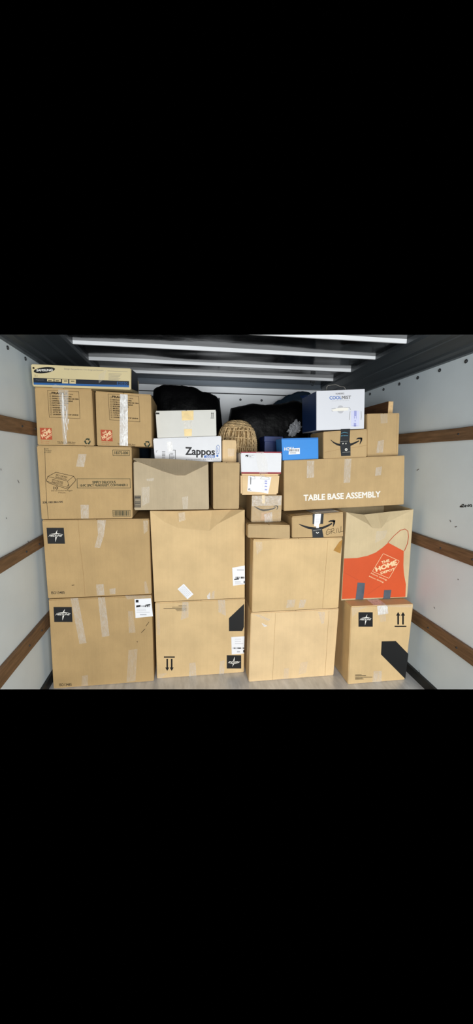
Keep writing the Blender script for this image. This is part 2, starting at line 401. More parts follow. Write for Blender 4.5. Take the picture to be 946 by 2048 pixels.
def med_logo(b, x0, y0, x1, y1, sk=0.0, flip=False):
    W_, H_ = x1-x0, y1-y0
    q = lambda u, v: (x0+W_*((1-u) if flip else u)+sk*((1-v) if flip else v), y0+H_*((1-v) if flip else v))
    b.P('logo_panel', BLACKCARD).poly(q(0, 0), q(1, 0), q(1, 1), q(0, 1)).build()
    p = b.P('logo', WINK, 0.0016)
    p.poly(q(0.62, 0.13), q(0.57, 0.33), q(0.85, 0.385), q(0.2, 0.385), q(0.5, 0.34))
    p.poly(q(0.47, 0.58), q(0.56, 0.58), q(0.45, 0.9))
    p.text('MEDLINE', q(0.14, 0.42), q(0.92, 0.42), q(0.86, 0.55), q(0.08, 0.55), bold=0.02, shear=0.25)
    p.build()
def arrows(b, x0, y0, x1, y1, base='bottom', material=INK):
    p = b.P('arrow_mark', material); W_ = x1-x0; H_ = y1-y0
    Y = (lambda v: y0+H_*v) if base == 'bottom' else (lambda v: y1-H_*v)
    for cx in (0.28, 0.74):
        x = x0+W_*cx
        p.poly((x, Y(0)), (x+W_*.2, Y(.24)), (x+W_*.08, Y(.24)), (x+W_*.08, Y(.84)), (x-W_*.08, Y(.84)), (x-W_*.08, Y(.24)), (x-W_*.2, Y(.24)))
    p.poly((x0-W_*.06, Y(.92)), (x1+W_*.06, Y(.92)), (x1+W_*.06, Y(1)), (x0-W_*.06, Y(1)))
    p.build()
def smile(b, pts, head, material=INK, off=0.0008):
    p = b.P('smile_logo', material, off); p.ribbon(pts)
    for h in head: p.ribbon(h)
    p.build()
def barcode(p, x0, y0, x1, y1, horiz=False, n=14, fill=0.55, seed=1):
    r = random.Random(seed); t = 0.0
    while t < 1:
        wd = r.choice((0.4, 0.8, 1.3))/n*fill*1.6
        e = min(1, t+wd)
        if horiz: p.rect(x0, y0+(y1-y0)*t, x1, y0+(y1-y0)*e)
        else: p.rect(x0+(x1-x0)*t, y0, x0+(x1-x0)*e, y1)
        t = e + r.choice((0.4, 0.7, 1.0))/n*(1-fill)*1.6
def lines(p, x0, y0, x1, n, dy, h=0.8, seed=2, jag=0.3, slope=0.0):
    r = random.Random(seed)
    for k in range(n):
        xe = x1-(x1-x0)*jag*r.random(); yy = y0+k*dy
        p.poly((x0, yy), (xe, yy+slope*(xe-x0)), (xe, yy+h+slope*(xe-x0)), (x0, yy+h))

# ================================================================== stack by the left wall
G_MED = 'kraft medical supply boxes'
b = A1 = Box('wide kraft box on the floor by left wall, black logo square, white shipping label', [(97,1199),(303,1190),(308,1362),(107,1378)], 2.30, .45, K1, zb=0.0, zt=.610)
med_logo(b, 107, 1214, 143.5, 1244, 1.5)
b.P('lettering', INK).text('ISO13485', (118,1367), (143,1366.5), (143.5,1371.5), (118.5,1372.5), bold=.01).build()
tape(b, [(141,1197),(156,1196),(173,1286),(159,1288)]); tape(b, [(196,1195),(210,1194.5),(219,1272),(204,1274)]); tape(b, [(256,1222),(266,1222),(271,1265),(258,1266)], TAPE3)
tape(b, [(257,1300),(275,1298),(271,1362),(253,1364)], TAPE3); tape(b, [(164,1352),(176,1350),(176,1371),(163,1372)], TAPE3)
tape(b, [(250,1191),(302,1190.5),(302,1194),(254,1199)], TAPE3)
b.P('label', PAPER, .0016).poly((269,1198),(302,1196.5),(306,1232.5),(271,1236)).build('white shipping label')
p = b.P('label_print', INK, .0024).rect(271.5,1200,277,1205); p.poly((291,1209.5),(300.5,1208),(300.7,1210.5),(291.2,1211.5)); p.poly((272.5,1211),(281,1210),(281,1213.5),(272.5,1215)); barcode(p, 282, 1211, 299, 1214, n=9); p.build()
p = b.P('label_print', INKL, .0024); lines(p, 273, 1218, 300, 3, 3); p.rect(280,1228,293,1230.5); p.build()
b.P('scuff', INKB).line([(283,1265),(290,1258)], .9).line([(292,1252),(298,1244)], .9).line([(274,1283),(275,1284)], 1).build()

b = A2 = Box('wide kraft box with black logo square between two other wide boxes, vertical fold line', [(84,1040),(298,1037),(303,1188),(96,1197)], 2.31, .45, K1, zb=.612, zt=1.113)
med_logo(b, 93, 1055.5, 127.5, 1087.5, 2.5)
b.P('lettering', INK).text('ISO13485', (102,1183), (129,1182.5), (129.5,1187.5), (102.5,1188.5), bold=.01).build()
b.P('fold_line', KB).line([(156,1040),(160,1090),(167,1150),(170,1192)], .7).build()
tape(b, [(194,1040),(212,1040),(208,1070),(200,1096),(189,1095),(196,1070)]); tape(b, [(286,1041),(296,1041),(295,1062),(288,1068)], TAPE3)
tape(b, [(192,1169),(207,1168),(209,1190),(194,1191)]); tape(b, [(219,1178),(231,1176),(231,1188),(220,1189)], TAPE)
tape(b, [(288,1164),(292,1162),(298,1186),(290,1187)], TAPE3)
b.P('scuff', INKB).line([(144,1170.5),(148,1170)], 1).build()

b = A3 = Box('kraft carton printed with a clamshell container drawing and framed lettering', [(73,890),(263,894),(265,1036),(83,1039)], 2.32, .40, K1, zb=1.1155, zt=1.5605)
p = b.P('lettering', INKGREEN)
p.text('SIMPLY DELICIOUS', (184.5,962), (231,961.5), (231.5,967), (185,967.5), bold=.03)
p.text('10-PC SPICY McNUGGET, CONTAINER 2', (160,968.5), (255.5,967.5), (255.5,973), (160,974.5), bold=.03)
p.line([(154,957.5),(260,957.5),(260.5,976),(154.5,976)], .8, True)
p.text('18375-000', (229,902.5), (256,903), (256.5,908.5), (229.3,908.5), bold=.02); p.line([(225.5,900),(258.5,900.5),(259,911),(226,911)], .8, True)
p.text('NOTE', (89,896.5), (97,896.5), (97,899), (89,899)); p.text('THIS BOX', (89,900), (103,900), (103,902.5), (89,902.5)); p.text('IS USED', (89,903.5), (102,903.5), (102,906), (89,906)); p.build()
p = b.P('lettering', INKB); p.text('10', (107,973), (116,973), (116,979), (107,979), bold=.02)
p.text('Only use Chicken McNuggets', (102,980), (145,979.5), (145,983), (102,983.5)); p.text('Pieces', (117,984), (131,984), (131,986.5), (117,986.5)); p.build()
p = b.P('container_drawing', INKB)
o_ = lambda x, y: (85+x/9.958, 935+y/9.962)
p.line([o_(80,250),o_(105,180),o_(265,95),o_(620,175),o_(662,240),o_(655,265),o_(505,432),o_(130,310),o_(80,270)], .9, True)
p.line([o_(105,180),o_(500,270),o_(620,175)], .7); p.line([o_(500,270),o_(515,340),o_(490,385)], .7); p.line([o_(85,275),o_(490,395),o_(520,410),o_(655,265)], .7); p.line([o_(505,360),o_(525,345),o_(525,395)], .8); p.build()
p = b.P('lettering', INKB)
p.text('SPICY CHICKEN', o_(268,130), o_(490,180), o_(485,212), o_(263,162), bold=.01); p.text('McNUGGET.COM', o_(263,175), o_(480,225), o_(475,252), o_(258,203), bold=.01)
p.text('SPICY CHICKEN', o_(192,228), o_(410,282), o_(405,312), o_(188,258), bold=.01); p.text('McNUGGET.COM', o_(190,272), o_(405,318), o_(400,345), o_(185,300), bold=.01); p.build()
b.P('date_code', INK).text('2DBL 1003 206 6 NN', (85,1003), (125,1001.5), (125,1005.5), (85,1007), bold=.03).build()
b.P('fold_line', INKB).line([(89.5,896),(91,960),(94,1010),(96.5,1037.5)], .7).build()
p = b.P('barcode', INKGREEN); barcode(p, 227, 1021.5, 259, 1031.5, n=22, seed=4); p.line([(225.5,1020.5),(260.5,1020.5),(260.8,1032.5),(226,1032.8)], .6, True); p.build()
tape(b, [(157,908),(173,908),(168,934),(152,933)]); tape(b, [(161,1009.5),(177.5,1009.5),(177.5,1037),(162,1037)])

def moving_box(label, q, y, depth, zb, zt, o, sx, wide_tape):
    # o maps the print layout (u, v in px of the first box) onto this box
    b = Box(label, q, y, depth, K1, zb=zb, zt=zt, group='medium moving boxes')
    rows = ['BEDROOM FURNITURE', 'FAMILY ROOM GAME OR DEN', 'DINING ROOM LINENS', 'KITCHEN DISHES', 'BATH LINENS', 'BASEMENT BOX', 'GARAGE ITEMS', 'ATTIC BOX', 'LAUNDRY ROOM OF LINENS']
    p = b.P('lettering', INKB)
    p.line([o(95,780.5), o(157.5,783.5), o(160,837), o(98.5,834.5)], .6, True)
    p.text('FRAGILE', o(103,783.5), o(135,785), o(135,789.5), o(103,788.3), bold=.05)
    p.text('ITEMS', o(137,787.5), o(146,788), o(146,790), o(137,789.5), bold=.02)
    for k, t in enumerate(rows):
        yy = 791+k*4.55; xe = 104+len(t)*2.3
        p.text(t, o(104+k*.25,yy), o(xe+k*.25,yy+(xe-104)*.03), o(xe+k*.25,yy+2.6+(xe-104)*.03), o(104+k*.25,yy+2.6), bold=.05)
    for k in range(10):
        xx = 99+k*.25; yy = 786.5+k*4.6
        p.line([o(xx,yy), o(xx+2.4,yy), o(xx+2.4,yy+2.4), o(xx,yy+2.4)], .45, True)
    p.text('This Box Is 100% Post', o(114,882.5), o(151,884), o(151,886), o(114,884.5), bold=.02); p.text('100% Recycled Content', o(115.5,885.5), o(150,887), o(150,889), o(115.5,887.5), bold=.02); p.build()
    b.P('logo_panel', RUST).poly(o(79.5,855.5), o(103,856), o(104.5,879.5), o(81.5,879)).build()
    p = b.P('logo', CREAM, .0016)
    p.text('THE', o(83,862.5), o(90.5,857), o(93,860.5), o(85.5,866), bold=.03); p.text('HOME', o(81.5,869.5), o(99.5,857), o(103,864), o(85,877), bold=.05); p.text('DEPOT', o(90.5,874.5), o(103,866.5), o(104,871), o(92.5,878.5), bold=.04); p.build()
    p = b.P('lettering', RUST); p.text('More saving.', o(82,881.3), o(99,882), o(99,884), o(82,883.3)); p.text('More doing.', o(82,885), o(98,885.8), o(98,887.6), o(82,887)); p.build()
    p = b.P('recycling_mark', INKGREEN); cx, cy, R_ = 175, 882.8, 6.2
    for k in range(3):
        a0 = math.radians(-90-46+120*k); a1 = math.radians(-90+28+120*k); a2 = math.radians(-90+62+120*k)
        n_ = 5
        for i in range(n_):
            u0 = a0+(a1-a0)*i/n_; u1 = a0+(a1-a0)*(i+1)/n_
            p.poly(o(cx+R_*math.cos(u0), cy+R_*math.sin(u0)), o(cx+R_*math.cos(u1), cy+R_*math.sin(u1)), o(cx+R_*.55*math.cos(u1), cy+R_*.55*math.sin(u1)), o(cx+R_*.55*math.cos(u0), cy+R_*.55*math.sin(u0)))
        p.poly(o(cx+R_*1.25*math.cos(a1), cy+R_*1.25*math.sin(a1)), o(cx+R_*.82*math.cos(a2), cy+R_*.82*math.sin(a2)), o(cx+R_*.32*math.cos(a1), cy+R_*.32*math.sin(a1)))
    p.build()
    if wide_tape:
        tape(b, [(240,788),(255.5,789),(256,892),(239,891)], TAPE2)
    else:
        tape(b, [(116,779),(137,780),(136,840),(132,889),(127,889),(122,830)], TAPE)
        q_ = b.P('tape_crease', TAPE2, .0026); q_.ribbon([(125,786,2),(126,812,5),(127,840,3.2),(129,862,1.6),(134,889,.8)]); q_.ribbon([(130,812,2),(133,826,1.2),(131,842,2),(136,860,.8)]); q_.ribbon([(137,838,2.2),(136,848,.8)]); q_.build()
    return b
A4 = moving_box('moving box with room checklist, creased tape, beside the left wall above the container carton', [(69,775),(183,777),(189,892),(75,889)], 2.33, .48, 1.5635, 1.895, lambda x, y: (x, y), 1, False)
A5 = moving_box('moving box with room checklist and broad straight white tape strip down its middle', [(190.5,782),(302,789),(303,896.5),(194,892)], 2.33, .48, (1.5645, 1.5625), None, lambda x, y: (191+(x-69)*.98-0.4, 782+(y-775)*.955+(x-69)*.028), 1, True)
b = A6 = Box('long flat carton with blue and black stripe on top of the moving boxes', [(61.5,729),(262,736),(262,780),(65,772)], 2.31, .37, mat('toner_card', (206, 190, 146), .5, .35, var=.04), zb=1.8965, zt=2.018, flaps=False)
o_ = lambda x, y: (60+x/4.3, 725+y/4.3)
b.P('stripe', STRIPED).poly(o_(28,132), o_(852,160), o_(852,196), o_(30,172)).build('black printed stripe')
b.P('stripe', STRIPEB).poly(o_(30,172), o_(852,196), o_(852,214), o_(31,190)).build('blue printed stripe')
p = b.P('logo_panel', INK); p.poly(*[o_(123+92*math.cos(t*math.pi/12)*1.0+ (2*math.sin(t*math.pi/12)), 66-26*math.sin(t*math.pi/12)-9*math.cos(t*math.pi/12)) for t in range(24)]); p.build()
b.P('logo', WINK, .0016).text('SAMSUNG', o_(55,57), o_(195,55), o_(195,75), o_(55,77), bold=.03).build()
p = b.P('lettering', INKG); p.text('Design that performs / Un design performant', o_(293,48), o_(632,62), o_(632,76), o_(293,64)); lines(p, 215, 741.5, 255, 1, 2, .5, jag=0, slope=.04)
lines(p, 217, 747, 255, 6, 2.4, .6, 5, .5, slope=.035); p.build()
p = b.P('lettering', INKB); p.text('1', o_(22,38), o_(38,40), o_(38,56), o_(22,54)); p.text('2.1', o_(38,105), o_(62,107), o_(62,121), o_(38,119)); p.build()
p = b.P('icon', PALEPRINT, .0016)
for x0, x1, ya in ((147,203,0),(210,266,2),(276,328,4),(338,394,6)): p.poly(o_(x0,140+ya), o_(x1,142+ya), o_(x1,(164 if x0 < 270 else 177)+ya), o_(x0,(162 if x0 < 270 else 175)+ya))
p.build()
p = b.P('icon_print', INK, .0024)
for x0, ya in ((155,148),(218,150),(290,152),(350,154)): p.poly(o_(x0,ya+4), o_(x0+30,ya+4), o_(x0+34,ya+10), o_(x0+4,ya+11))
p.build()
b.P('lettering', STRIPEB, .0016).text('E2020', o_(748,166), o_(838,169), o_(838,193), o_(748,190), bold=.0).build()
p = b.P('lettering', INKG, .0016); p.text('MagicLCD', o_(50,146), o_(120,148), o_(120,156), o_(50,154)); p.build()
tape(b, [o_(590,108), o_(660,60), o_(640,140), o_(592,178)], TAPE3); tape(b, [o_(195,205), o_(215,185), o_(285,208), o_(300,222), o_(190,218)], TAPE3)
sf = Face((A6.TR.x, 0, 0), (1, 0, 0))
o = Print(A6.rt, sf, 'side_panel', STRIPED, .0012).poly((263.5,739),(275,748),(276.5,783),(263.5,778)).build('black printed carton side')

# ================================================================== second stack
b = B1 = Box('wide kraft box standing upside down on the floor, black band, downward arrows', [(310,1205),(490,1197),(488,1348),(314,1358)], 2.325, .45, K2, zb=0.0, zt=.548)
arrows(b, 329, 1313, 348.5, 1342, 'top')
med_logo(b, 453.5, 1310.5, 482.5, 1337, 0, flip=True)
b.P('black_band', BLACKCARD).poly((457.8,1236.5),(488.3,1207.5),(487.8,1254),(484.5,1262),(458,1262.2)).build()
b.P('label', PAPER, .0016).poly((462.5,1274),(489,1272.5),(488,1307),(463.5,1309)).build('white shipping label')
p = b.P('label_print', INK, .0024); barcode(p, 466, 1295, 489, 1298, n=9, seed=8); p.rect(486.5,1300,488.5,1305); p.build()
p = b.P('label_print', INKL, .0024); lines(p, 470, 1278, 487, 3, 4.5); p.rect(474,1302,480,1305); p.build()
p = b.P('lettering', INK)
for x0, x1, yy in ((357,373,1211.5),(344,373,1214),(327,373,1216.5),(351,373,1219),(353,373,1221)): p.poly((x0,yy),(x1,yy-.3),(x1,yy+.6),(x0,yy+.8))
p.build()
tape(b, [(365,1204),(377,1204),(377,1234),(362,1240)]); tape(b, [(436,1200),(450,1200),(452,1232),(437,1224)]); tape(b, [(379,1326),(391,1325),(393,1353),(378,1354)]); tape(b, [(440,1322),(450,1320),(448,1349),(438,1350)])
tape(b, [(313,1206),(319,1206),(320,1270),(314,1270)], TAPE3); tape(b, [(316,1348),(335,1346),(322,1357),(316,1357.5)], TAPE3)

b = B2 = Box('tallest kraft box with dented top edge, tilted white sticker, in second stack', [(300,1022),(489.3,1017.5),(489.3,1195),(309,1204)], 2.33, .45, K2, zb=.5505, zt=1.163,
    crease=dict(line=[(329,1044),(356,1056),(419,1062),(435,1048)], top=[(350,1022.2,.05),(424,1020.5,.06),(462,1019.5,.04)]))
b.P('label', PAPER, .0016).poly((367.5,1167.5),(387,1188.5),(375,1198.5),(355,1178)).build('tilted white sticker')
p = b.P('label_print', INKL, .0024)
for k in range(5): p.line([(366.5-k*2,1171.5+k*1.9),(381.5-k*2,1187.5+k*1.9)], .7)
p.build()
b.P('label', PAPER, .0016).poly((464.5,1135.5),(489.5,1131),(489.8,1168.5),(466,1171.5)).build('white shipping label')
p = b.P('label_print', INK, .0024); p.poly((468.5,1158),(478,1156.5),(478,1159),(468.5,1160)); barcode(p, 471, 1153.5, 489, 1157, n=9, seed=3); p.rect(487.5,1162,489.5,1167); p.build()
p = b.P('label_print', INKL, .0024); p.rect(474,1139,488,1141); lines(p, 470, 1163, 486, 3, 2.2); p.build()
tape(b, [(414,1192),(420,1184),(421,1198),(415,1198)], TAPE2); tape(b, [(424,1184),(429,1181),(429,1197),(422,1198)], TAPE)
tape(b, [(357,1026),(370,1024),(371,1040),(358,1044)], TAPE3)
b = B3 = Box('pale grey-tan box with sunken top panel and small square barcode at a corner', [(266.5,916),(416.5,924),(418,1020),(268.5,1019)], 2.33, .42, K5, zb=1.1655, zt=1.4705, flaps=True)
# raised, bent front panel of that box
lp = bmesh.new(); F_ = Face(B3.BL, B3.n)
A_ = lambda x, y, k: lp.verts.new(F_.at(x, y, k) - B3.c)
tp_ = [A_(266.5,916,.006), A_(323,917.5,.008), A_(360,919,.008), A_(416.5,924,.006)]
cr_ = [A_(266.8,920,.0035), A_(324,942,.0035), A_(353,951,.0035), A_(370,951,.0035), A_(416.6,928,.0035)]
for f_ in ((tp_[0],cr_[0],cr_[1],tp_[1]),(tp_[1],cr_[1],cr_[2],tp_[2]),(tp_[2],cr_[2],cr_[3]),(tp_[2],cr_[3],cr_[4],tp_[3])): lp.faces.new(f_)
bmesh.ops.solidify(lp, geom=lp.faces[:], thickness=.0025)
link('flap', bm_mesh('flap', lp), B3.rt, K5)
b = B3
p = b.P('barcode', INK); p.line([(269.5,991.5),(281,991.5),(281,1014.5),(269.5,1014.5)], .9, True); barcode(p, 270, 993, 280.5, 1013.5, True, 9, .5, 6); p.build()
tape(b, [(283,975),(299,973),(299,1005),(284,1012)], TAPE3); tape(b, [(292,958),(308,956),(307,962),(294,962)], TAPE3); tape(b, [(364,995),(376,992),(376,1018),(366,1018)], TAPE3)
b = B4 = Box('narrow upright kraft box beside the pale grey-tan box', [(426,925),(479.5,924),(478,1017),(426.5,1020)], 2.34, .40, K3, zb=1.1655, zt=1.470)
b = B5 = Box('long white shoe shipping box with big black lettering', [(306,877),(442.6,872),(443,924),(310,922)], 2.40, .135, WHITE, zb=1.4735, zt=None)
o_ = lambda x, y: (300+x/6.307, 870+y/6.3)
p = b.P('lettering', INK); p.text('Zappos', o_(445,150), o_(820,165), o_(820,285), o_(445,285), bold=.035)
p.build()
b.P('lettering', BLUEINK).poly(o_(682,258), o_(818,254), o_(820,284), o_(684,288)).poly(o_(838,252), o_(850,246), o_(862,256), o_(862,272), o_(848,280), o_(836,270)).build('blue printed dot and bar')
p = b.P('lettering', WINK, .0016).text('.com', o_(700,262), o_(806,259), o_(808,280), o_(702,283), bold=.02); p.build()
p = b.P('shoe_mark', BLUEINK); p.line([o_(840,235), o_(835,190), o_(842,140), o_(858,125), o_(874,142), o_(872,200), o_(868,238)], .8, True); p.line([o_(850,160), o_(858,180), o_(848,215)], .9); p.build()
b.P('lettering', INKG).text('POWERED by SERVICE', o_(455,305), o_(880,292), o_(880,310), o_(455,328), space=1.25).build()
p = b.P('label_print', INK); p.line([o_(290,190), o_(318,190), o_(322,322), o_(250,322), o_(246,240)], .9); lines(p, 340.5, 906.5, 349, 5, 2.6, .8); p.line([o_(80,220), o_(78,200), o_(100,197)], .5); p.build()
p = b.P('barcode', INKG); barcode(p, 324, 903, 330.5, 920, True, 9, .4, 9); p.build()
tape(b, [o_(210,85), o_(275,85), o_(290,200), o_(225,210)], TAPE2)
b = B6 = Box('plain off-white box with yellowed tape on top of the white shoe shipping box', [(311,821.6),(432,819.6),(433,872),(314.5,875)], 2.42, .25, WHITE2, zb=(1.6195, 1.6395))
arrows(b, 421.5, 824.5, 427.8, 836.5)
b.P('mark', INK).poly((311.6,825.2),(318.5,825.2),(318.7,828.6),(312,828.6)).build()
tape(b, [(363,822),(387,821),(387,840),(364,841)], YELLTAPE); tape(b, [(367,841),(384,840.5),(384,858),(368,858)], TAPE); tape(b, [(368,858),(384,858),(383.5,872),(369,872.5)], YELLTAPE)
b = B7 = Box('small tan box beside the white shoe shipping box, before the basket', [(445,880),(472.6,880.5),(473,924),(445,924)], 2.44, .10, K4, zb=1.4705, zt=1.616, flaps=False)
tape(b, [(455,897),(469,898),(468,912),(456,913)], TAPE3)

# ================================================================== third stack
b = C1 = Box('plain kraft box on the floor under its near twin, clear tape at upper corners', [(502,1224),(677.7,1218),(667,1353.5),(497.5,1364.6)], 2.21, .45, K4, zb=0.0, zt=.494)
tape(b, [(505,1229),(520,1230),(541,1239),(537,1242)], TAPE); tape(b, [(523,1246),(536,1252),(528,1254)], TAPE2); tape(b, [(636,1224),(650,1224),(648,1246),(643,1248)], TAPE); tape(b, [(568,1337),(578,1336),(577,1356),(567,1357)], TAPE3); tape(b, [(601,1325),(616,1323),(612,1345),(597,1350)], TAPE3)
b.P('fold_line', KB).line([(658,1222),(650,1352)], .45).line([(551,1226),(545,1361)], .4).build()
b = C2 = Box('plain kraft box stacked on its twin, brown tape scrap at upper corner', [(506.7,1077.5),(685,1076),(677,1217),(504,1222)], 2.21, .45, K2, zb=.4965, zt=.987)
tape(b, [(481.5+197,1084),(688-3,1079),(681,1107),(667,1101)], BROWNTAPE); tape(b, [(377+198,1200),(391+200,1199),(588,1214),(572,1216)], TAPE); tape(b, [(600,1200),(613,1199),(608,1215),(597,1216)], TAPE); tape(b, [(511,1084),(524,1084),(525,1098),(514,1110)], TAPE3)
b.P('fold_line', KB).line([(656,1080),(645,1216)], .45).build()
b = C3 = Box('low narrow kraft box under the film-wrapped parcel', [(496,1046),(580,1050),(580,1077),(495.5,1075)], 2.22, .30, K3, zb=.9895, zt=1.079, yl=2.25, yr=2.19, straight=True)
b = C4 = Box('kraft parcel with printed smile arrow and handwritten word in marker', [(584,1033),(686.5,1024),(686.5,1074),(584,1077)], 2.22, .26, K7_SHADED, zb=.9895, zt=(1.130, 1.155))
o_ = lambda x, y: (565+x/7.277, 1010+y/7.28)
smile(b, [(*o_(238,278),1), (*o_(300,305),3.2), (*o_(380,332),4.6), (*o_(480,345),5), (*o_(580,335),4.6), (*o_(660,302),3.8), (*o_(722,268),2.6)],
      [[(*o_(668,246),1), (*o_(700,232),3.4), (*o_(748,232),5), (*o_(765,240),4)], [(*o_(752,230),4.5), (*o_(752,265),3.6), (*o_(735,318),.8)]])
tape(b, [o_(440,132), o_(600,128), o_(590,275), o_(438,278)], BLACKTAPE, .0018, 'black_tape')
tape(b, [o_(428,350), o_(575,340), o_(598,470), o_(440,480)], BLACKTAPE, .0018, 'black_tape')
b.P('label', PAPER, .0028).poly(o_(470,132), o_(562,128), o_(548,270), o_(532,275), o_(530,335), o_(490,335), o_(490,312), o_(458,308)).build('torn white tape label')
p = b.P('label_print', INKL, .0034); lines(p, 631.5, 1031, 640, 6, 2.8, .5); p.build()
p = b.P('lettering', WINK, .0026); p.text('amazon prime tape', o_(446,372), o_(560,350), o_(560,360), o_(448,382)); p.ribbon([(*o_(488,395),1.2), (*o_(505,412),1.6), (*o_(530,398),1.2)]); p.build()
p = b.P('handwriting', INKB, .001); o2 = o_
for st in ([(698,358),(668,348),(640,385),(634,420),(650,436),(690,412),(694,388),(655,396)], [(708,352),(712,418)], [(708,352),(745,340),(752,365),(714,386),(768,410)], [(782,345),(792,405)], [(806,335),(822,400),(858,388)], [(852,312),(850,388),(885,380)]):
    p.line([o2(*t) for t in st], .75)
p.build()
# label and tape on its top
tf = Face((0, 0, 0), (0, 0, 1))
def on_top(bx, name, material, u0, v0, u1, v1, off):
    d = -bx.n*bx.depth; q = []
    for u, v in ((u0,v0),(u1,v0),(u1,v1),(u0,v1)):
        q.append(bx.TL.lerp(bx.TR, u) + d*v + Vector((0, 0, off)) - bx.c)
    return link(name, mesh(name, q, [(0,1,2,3)]), bx.rt, material)
on_top(b, 'label', PAPER, .52, .06, .95, .6, .0012); on_top(b, 'label_print', INKL, .55, .1, .92, .2, .002); on_top(b, 'label_print', INKL, .55, .3, .92, .4, .002)
on_top(b, 'tape', TAPE2, .44, .0, .52, 1.0, .0022); on_top(b, 'tape', TAPE, .1, .1, .42, .3, .0012)
FILM = tape_mat('crinkled_film', .34, (246, 244, 240))
b = C5 = Box('small parcel wrapped in crinkled clear film with printed smile arrow', [(503.6,991),(564.5,991),(562,1044),(502,1044)], 2.31, .20, K3, zb=1.0815, zt=1.258)
o_ = lambda x, y: (475+x/9.958, 895+y/9.955)
smile(b, [(*o_(335,1172),1), (*o_(390,1205),2.2), (*o_(450,1235),2.8), (*o_(520,1250),3.2), (*o_(620,1240),2.6), (*o_(700,1222),2.2), (*o_(760,1195),1.6)],
      [[(*o_(720,1172),.8), (*o_(770,1160),1.8), (*o_(805,1172),1.6)], [(*o_(798,1170),1.8), (*o_(800,1200),1.5), (*o_(780,1240),.7)]])
tape(b, [o_(480,1290), o_(650,1280), o_(660,1340), o_(620,1450), o_(455,1465)], BROWNTAPE, .0012); tape(b, [o_(485,950), o_(545,950), o_(545,1120), o_(485,1110)], YELLTAPE, .0012)
def film(bx, name, quads, material, off=.003):
    # crumpled film: a fine grid in front of the face, pushed in and out
    for qi, (p0, p1, p2, p3) in enumerate(quads):
        n_ = 12; vs, fs = [], []
        for j in range(n_+1):
            for i in range(n_+1):
                u, v = i/n_, j/n_
                x = (p0[0]*(1-u)+p1[0]*u)*(1-v)+(p3[0]*(1-u)+p2[0]*u)*v; y = (p0[1]*(1-u)+p1[1]*u)*(1-v)+(p3[1]*(1-u)+p2[1]*u)*v
                k = off + .004*abs(noise.noise(Vector((x*.28+y*.12, y*.16, qi*3.1)))) + .002*abs(noise.noise(Vector((x*.7, y*.7, 9))))
                vs.append(bx.f.at(x, y, k)-bx.c)
        for j in range(n_):
            for i in range(n_): a = j*(n_+1)+i; fs.append((a, a+1, a+n_+2, a+n_+1))
        link(name, mesh(name, vs, fs), bx.rt, material)
film(b, 'film_wrap', [(o_(290,960), o_(880,960), o_(870,1150), o_(285,1170)), (o_(530,1330), o_(690,1280), o_(700,1480), o_(545,1490))], FILM)
film(b, 'film_wrap', [(o_(285,1170), o_(870,1150), o_(862,1480), o_(278,1490))], tape_mat('thin_film', .08), .002)
b = C6 = Box('tan parcel with large white address label, between white mail box and film-wrapped parcel', [(481.6,948),(559.7,949),(556.4,989),(482,988)], 2.32, .21, K4, zb=1.260, zt=1.3975, bev=.009)
b.P('label', PAPER, .0016).poly(o_(215,565), o_(675,590), o_(610,920), o_(470,890), o_(195,870)).build('large white address label')
p = b.P('label_print', INK, .0024); p.text('F', o_(222,815), o_(222+34,818), o_(222+34,852), o_(220,850), bold=.03); p.poly(o_(240,848), o_(278,850), o_(278,858), o_(240,856)); p.build()
p = b.P('label_print', INKG, .0024); p.ribbon([(*o_(265,590),2), (*o_(262,735),1.6)]); p.line([o_(235,600), o_(260,565), o_(345,575), o_(350,625), o_(240,628)], .5); p.line([o_(455,620), o_(500,570), o_(625,600), o_(632,635), o_(460,625)], .5); p.build()
p = b.P('label_print', LILAC, .0024)
for yy in (655,700,760,825): p.poly(o_(545,yy), o_(592,yy+4), o_(588,yy+30), o_(540,yy+26))
p.build()
tape(b, [o_(440,540), o_(540,540), o_(550,900), o_(470,905)], TAPE3, .0032)
b = C7 = Box('white mail box with red edges on top of the tan parcel', [(481.6,906.5),(563.5,905),(562,946),(483,945.5)], 2.32, .21, WHITE, zb=1.3995, zt=1.533)
b.P('red_edge', REDINK).poly(o_(66,85), o_(882,85), o_(882,108), o_(66,108)).poly(o_(78,490), o_(866,494), o_(866,524), o_(80,520)).build('red printed edge')
p = b.P('eagle_mark', INK); p.poly(o_(165,150), o_(218,145), o_(212,190), o_(180,190), o_(200,165), o_(152,182)); p.build()
p = b.P('lettering', INKG); p.text('PRIORITY', o_(230,148), o_(340,146), o_(340,160), o_(230,162)); p.text('MAIL', o_(230,174), o_(278,173), o_(278,190), o_(230,191), bold=.02); p.text('postage and fees', o_(230,202), o_(330,200), o_(330,208), o_(230,210)); p.build()
tape(b, [o_(375,85), o_(520,85), o_(600,300), o_(600,520), o_(440,520), o_(380,300)], TAPE3)
on_top(b, 'tape', TAPE, .38, 0, .58, 1, .0012)

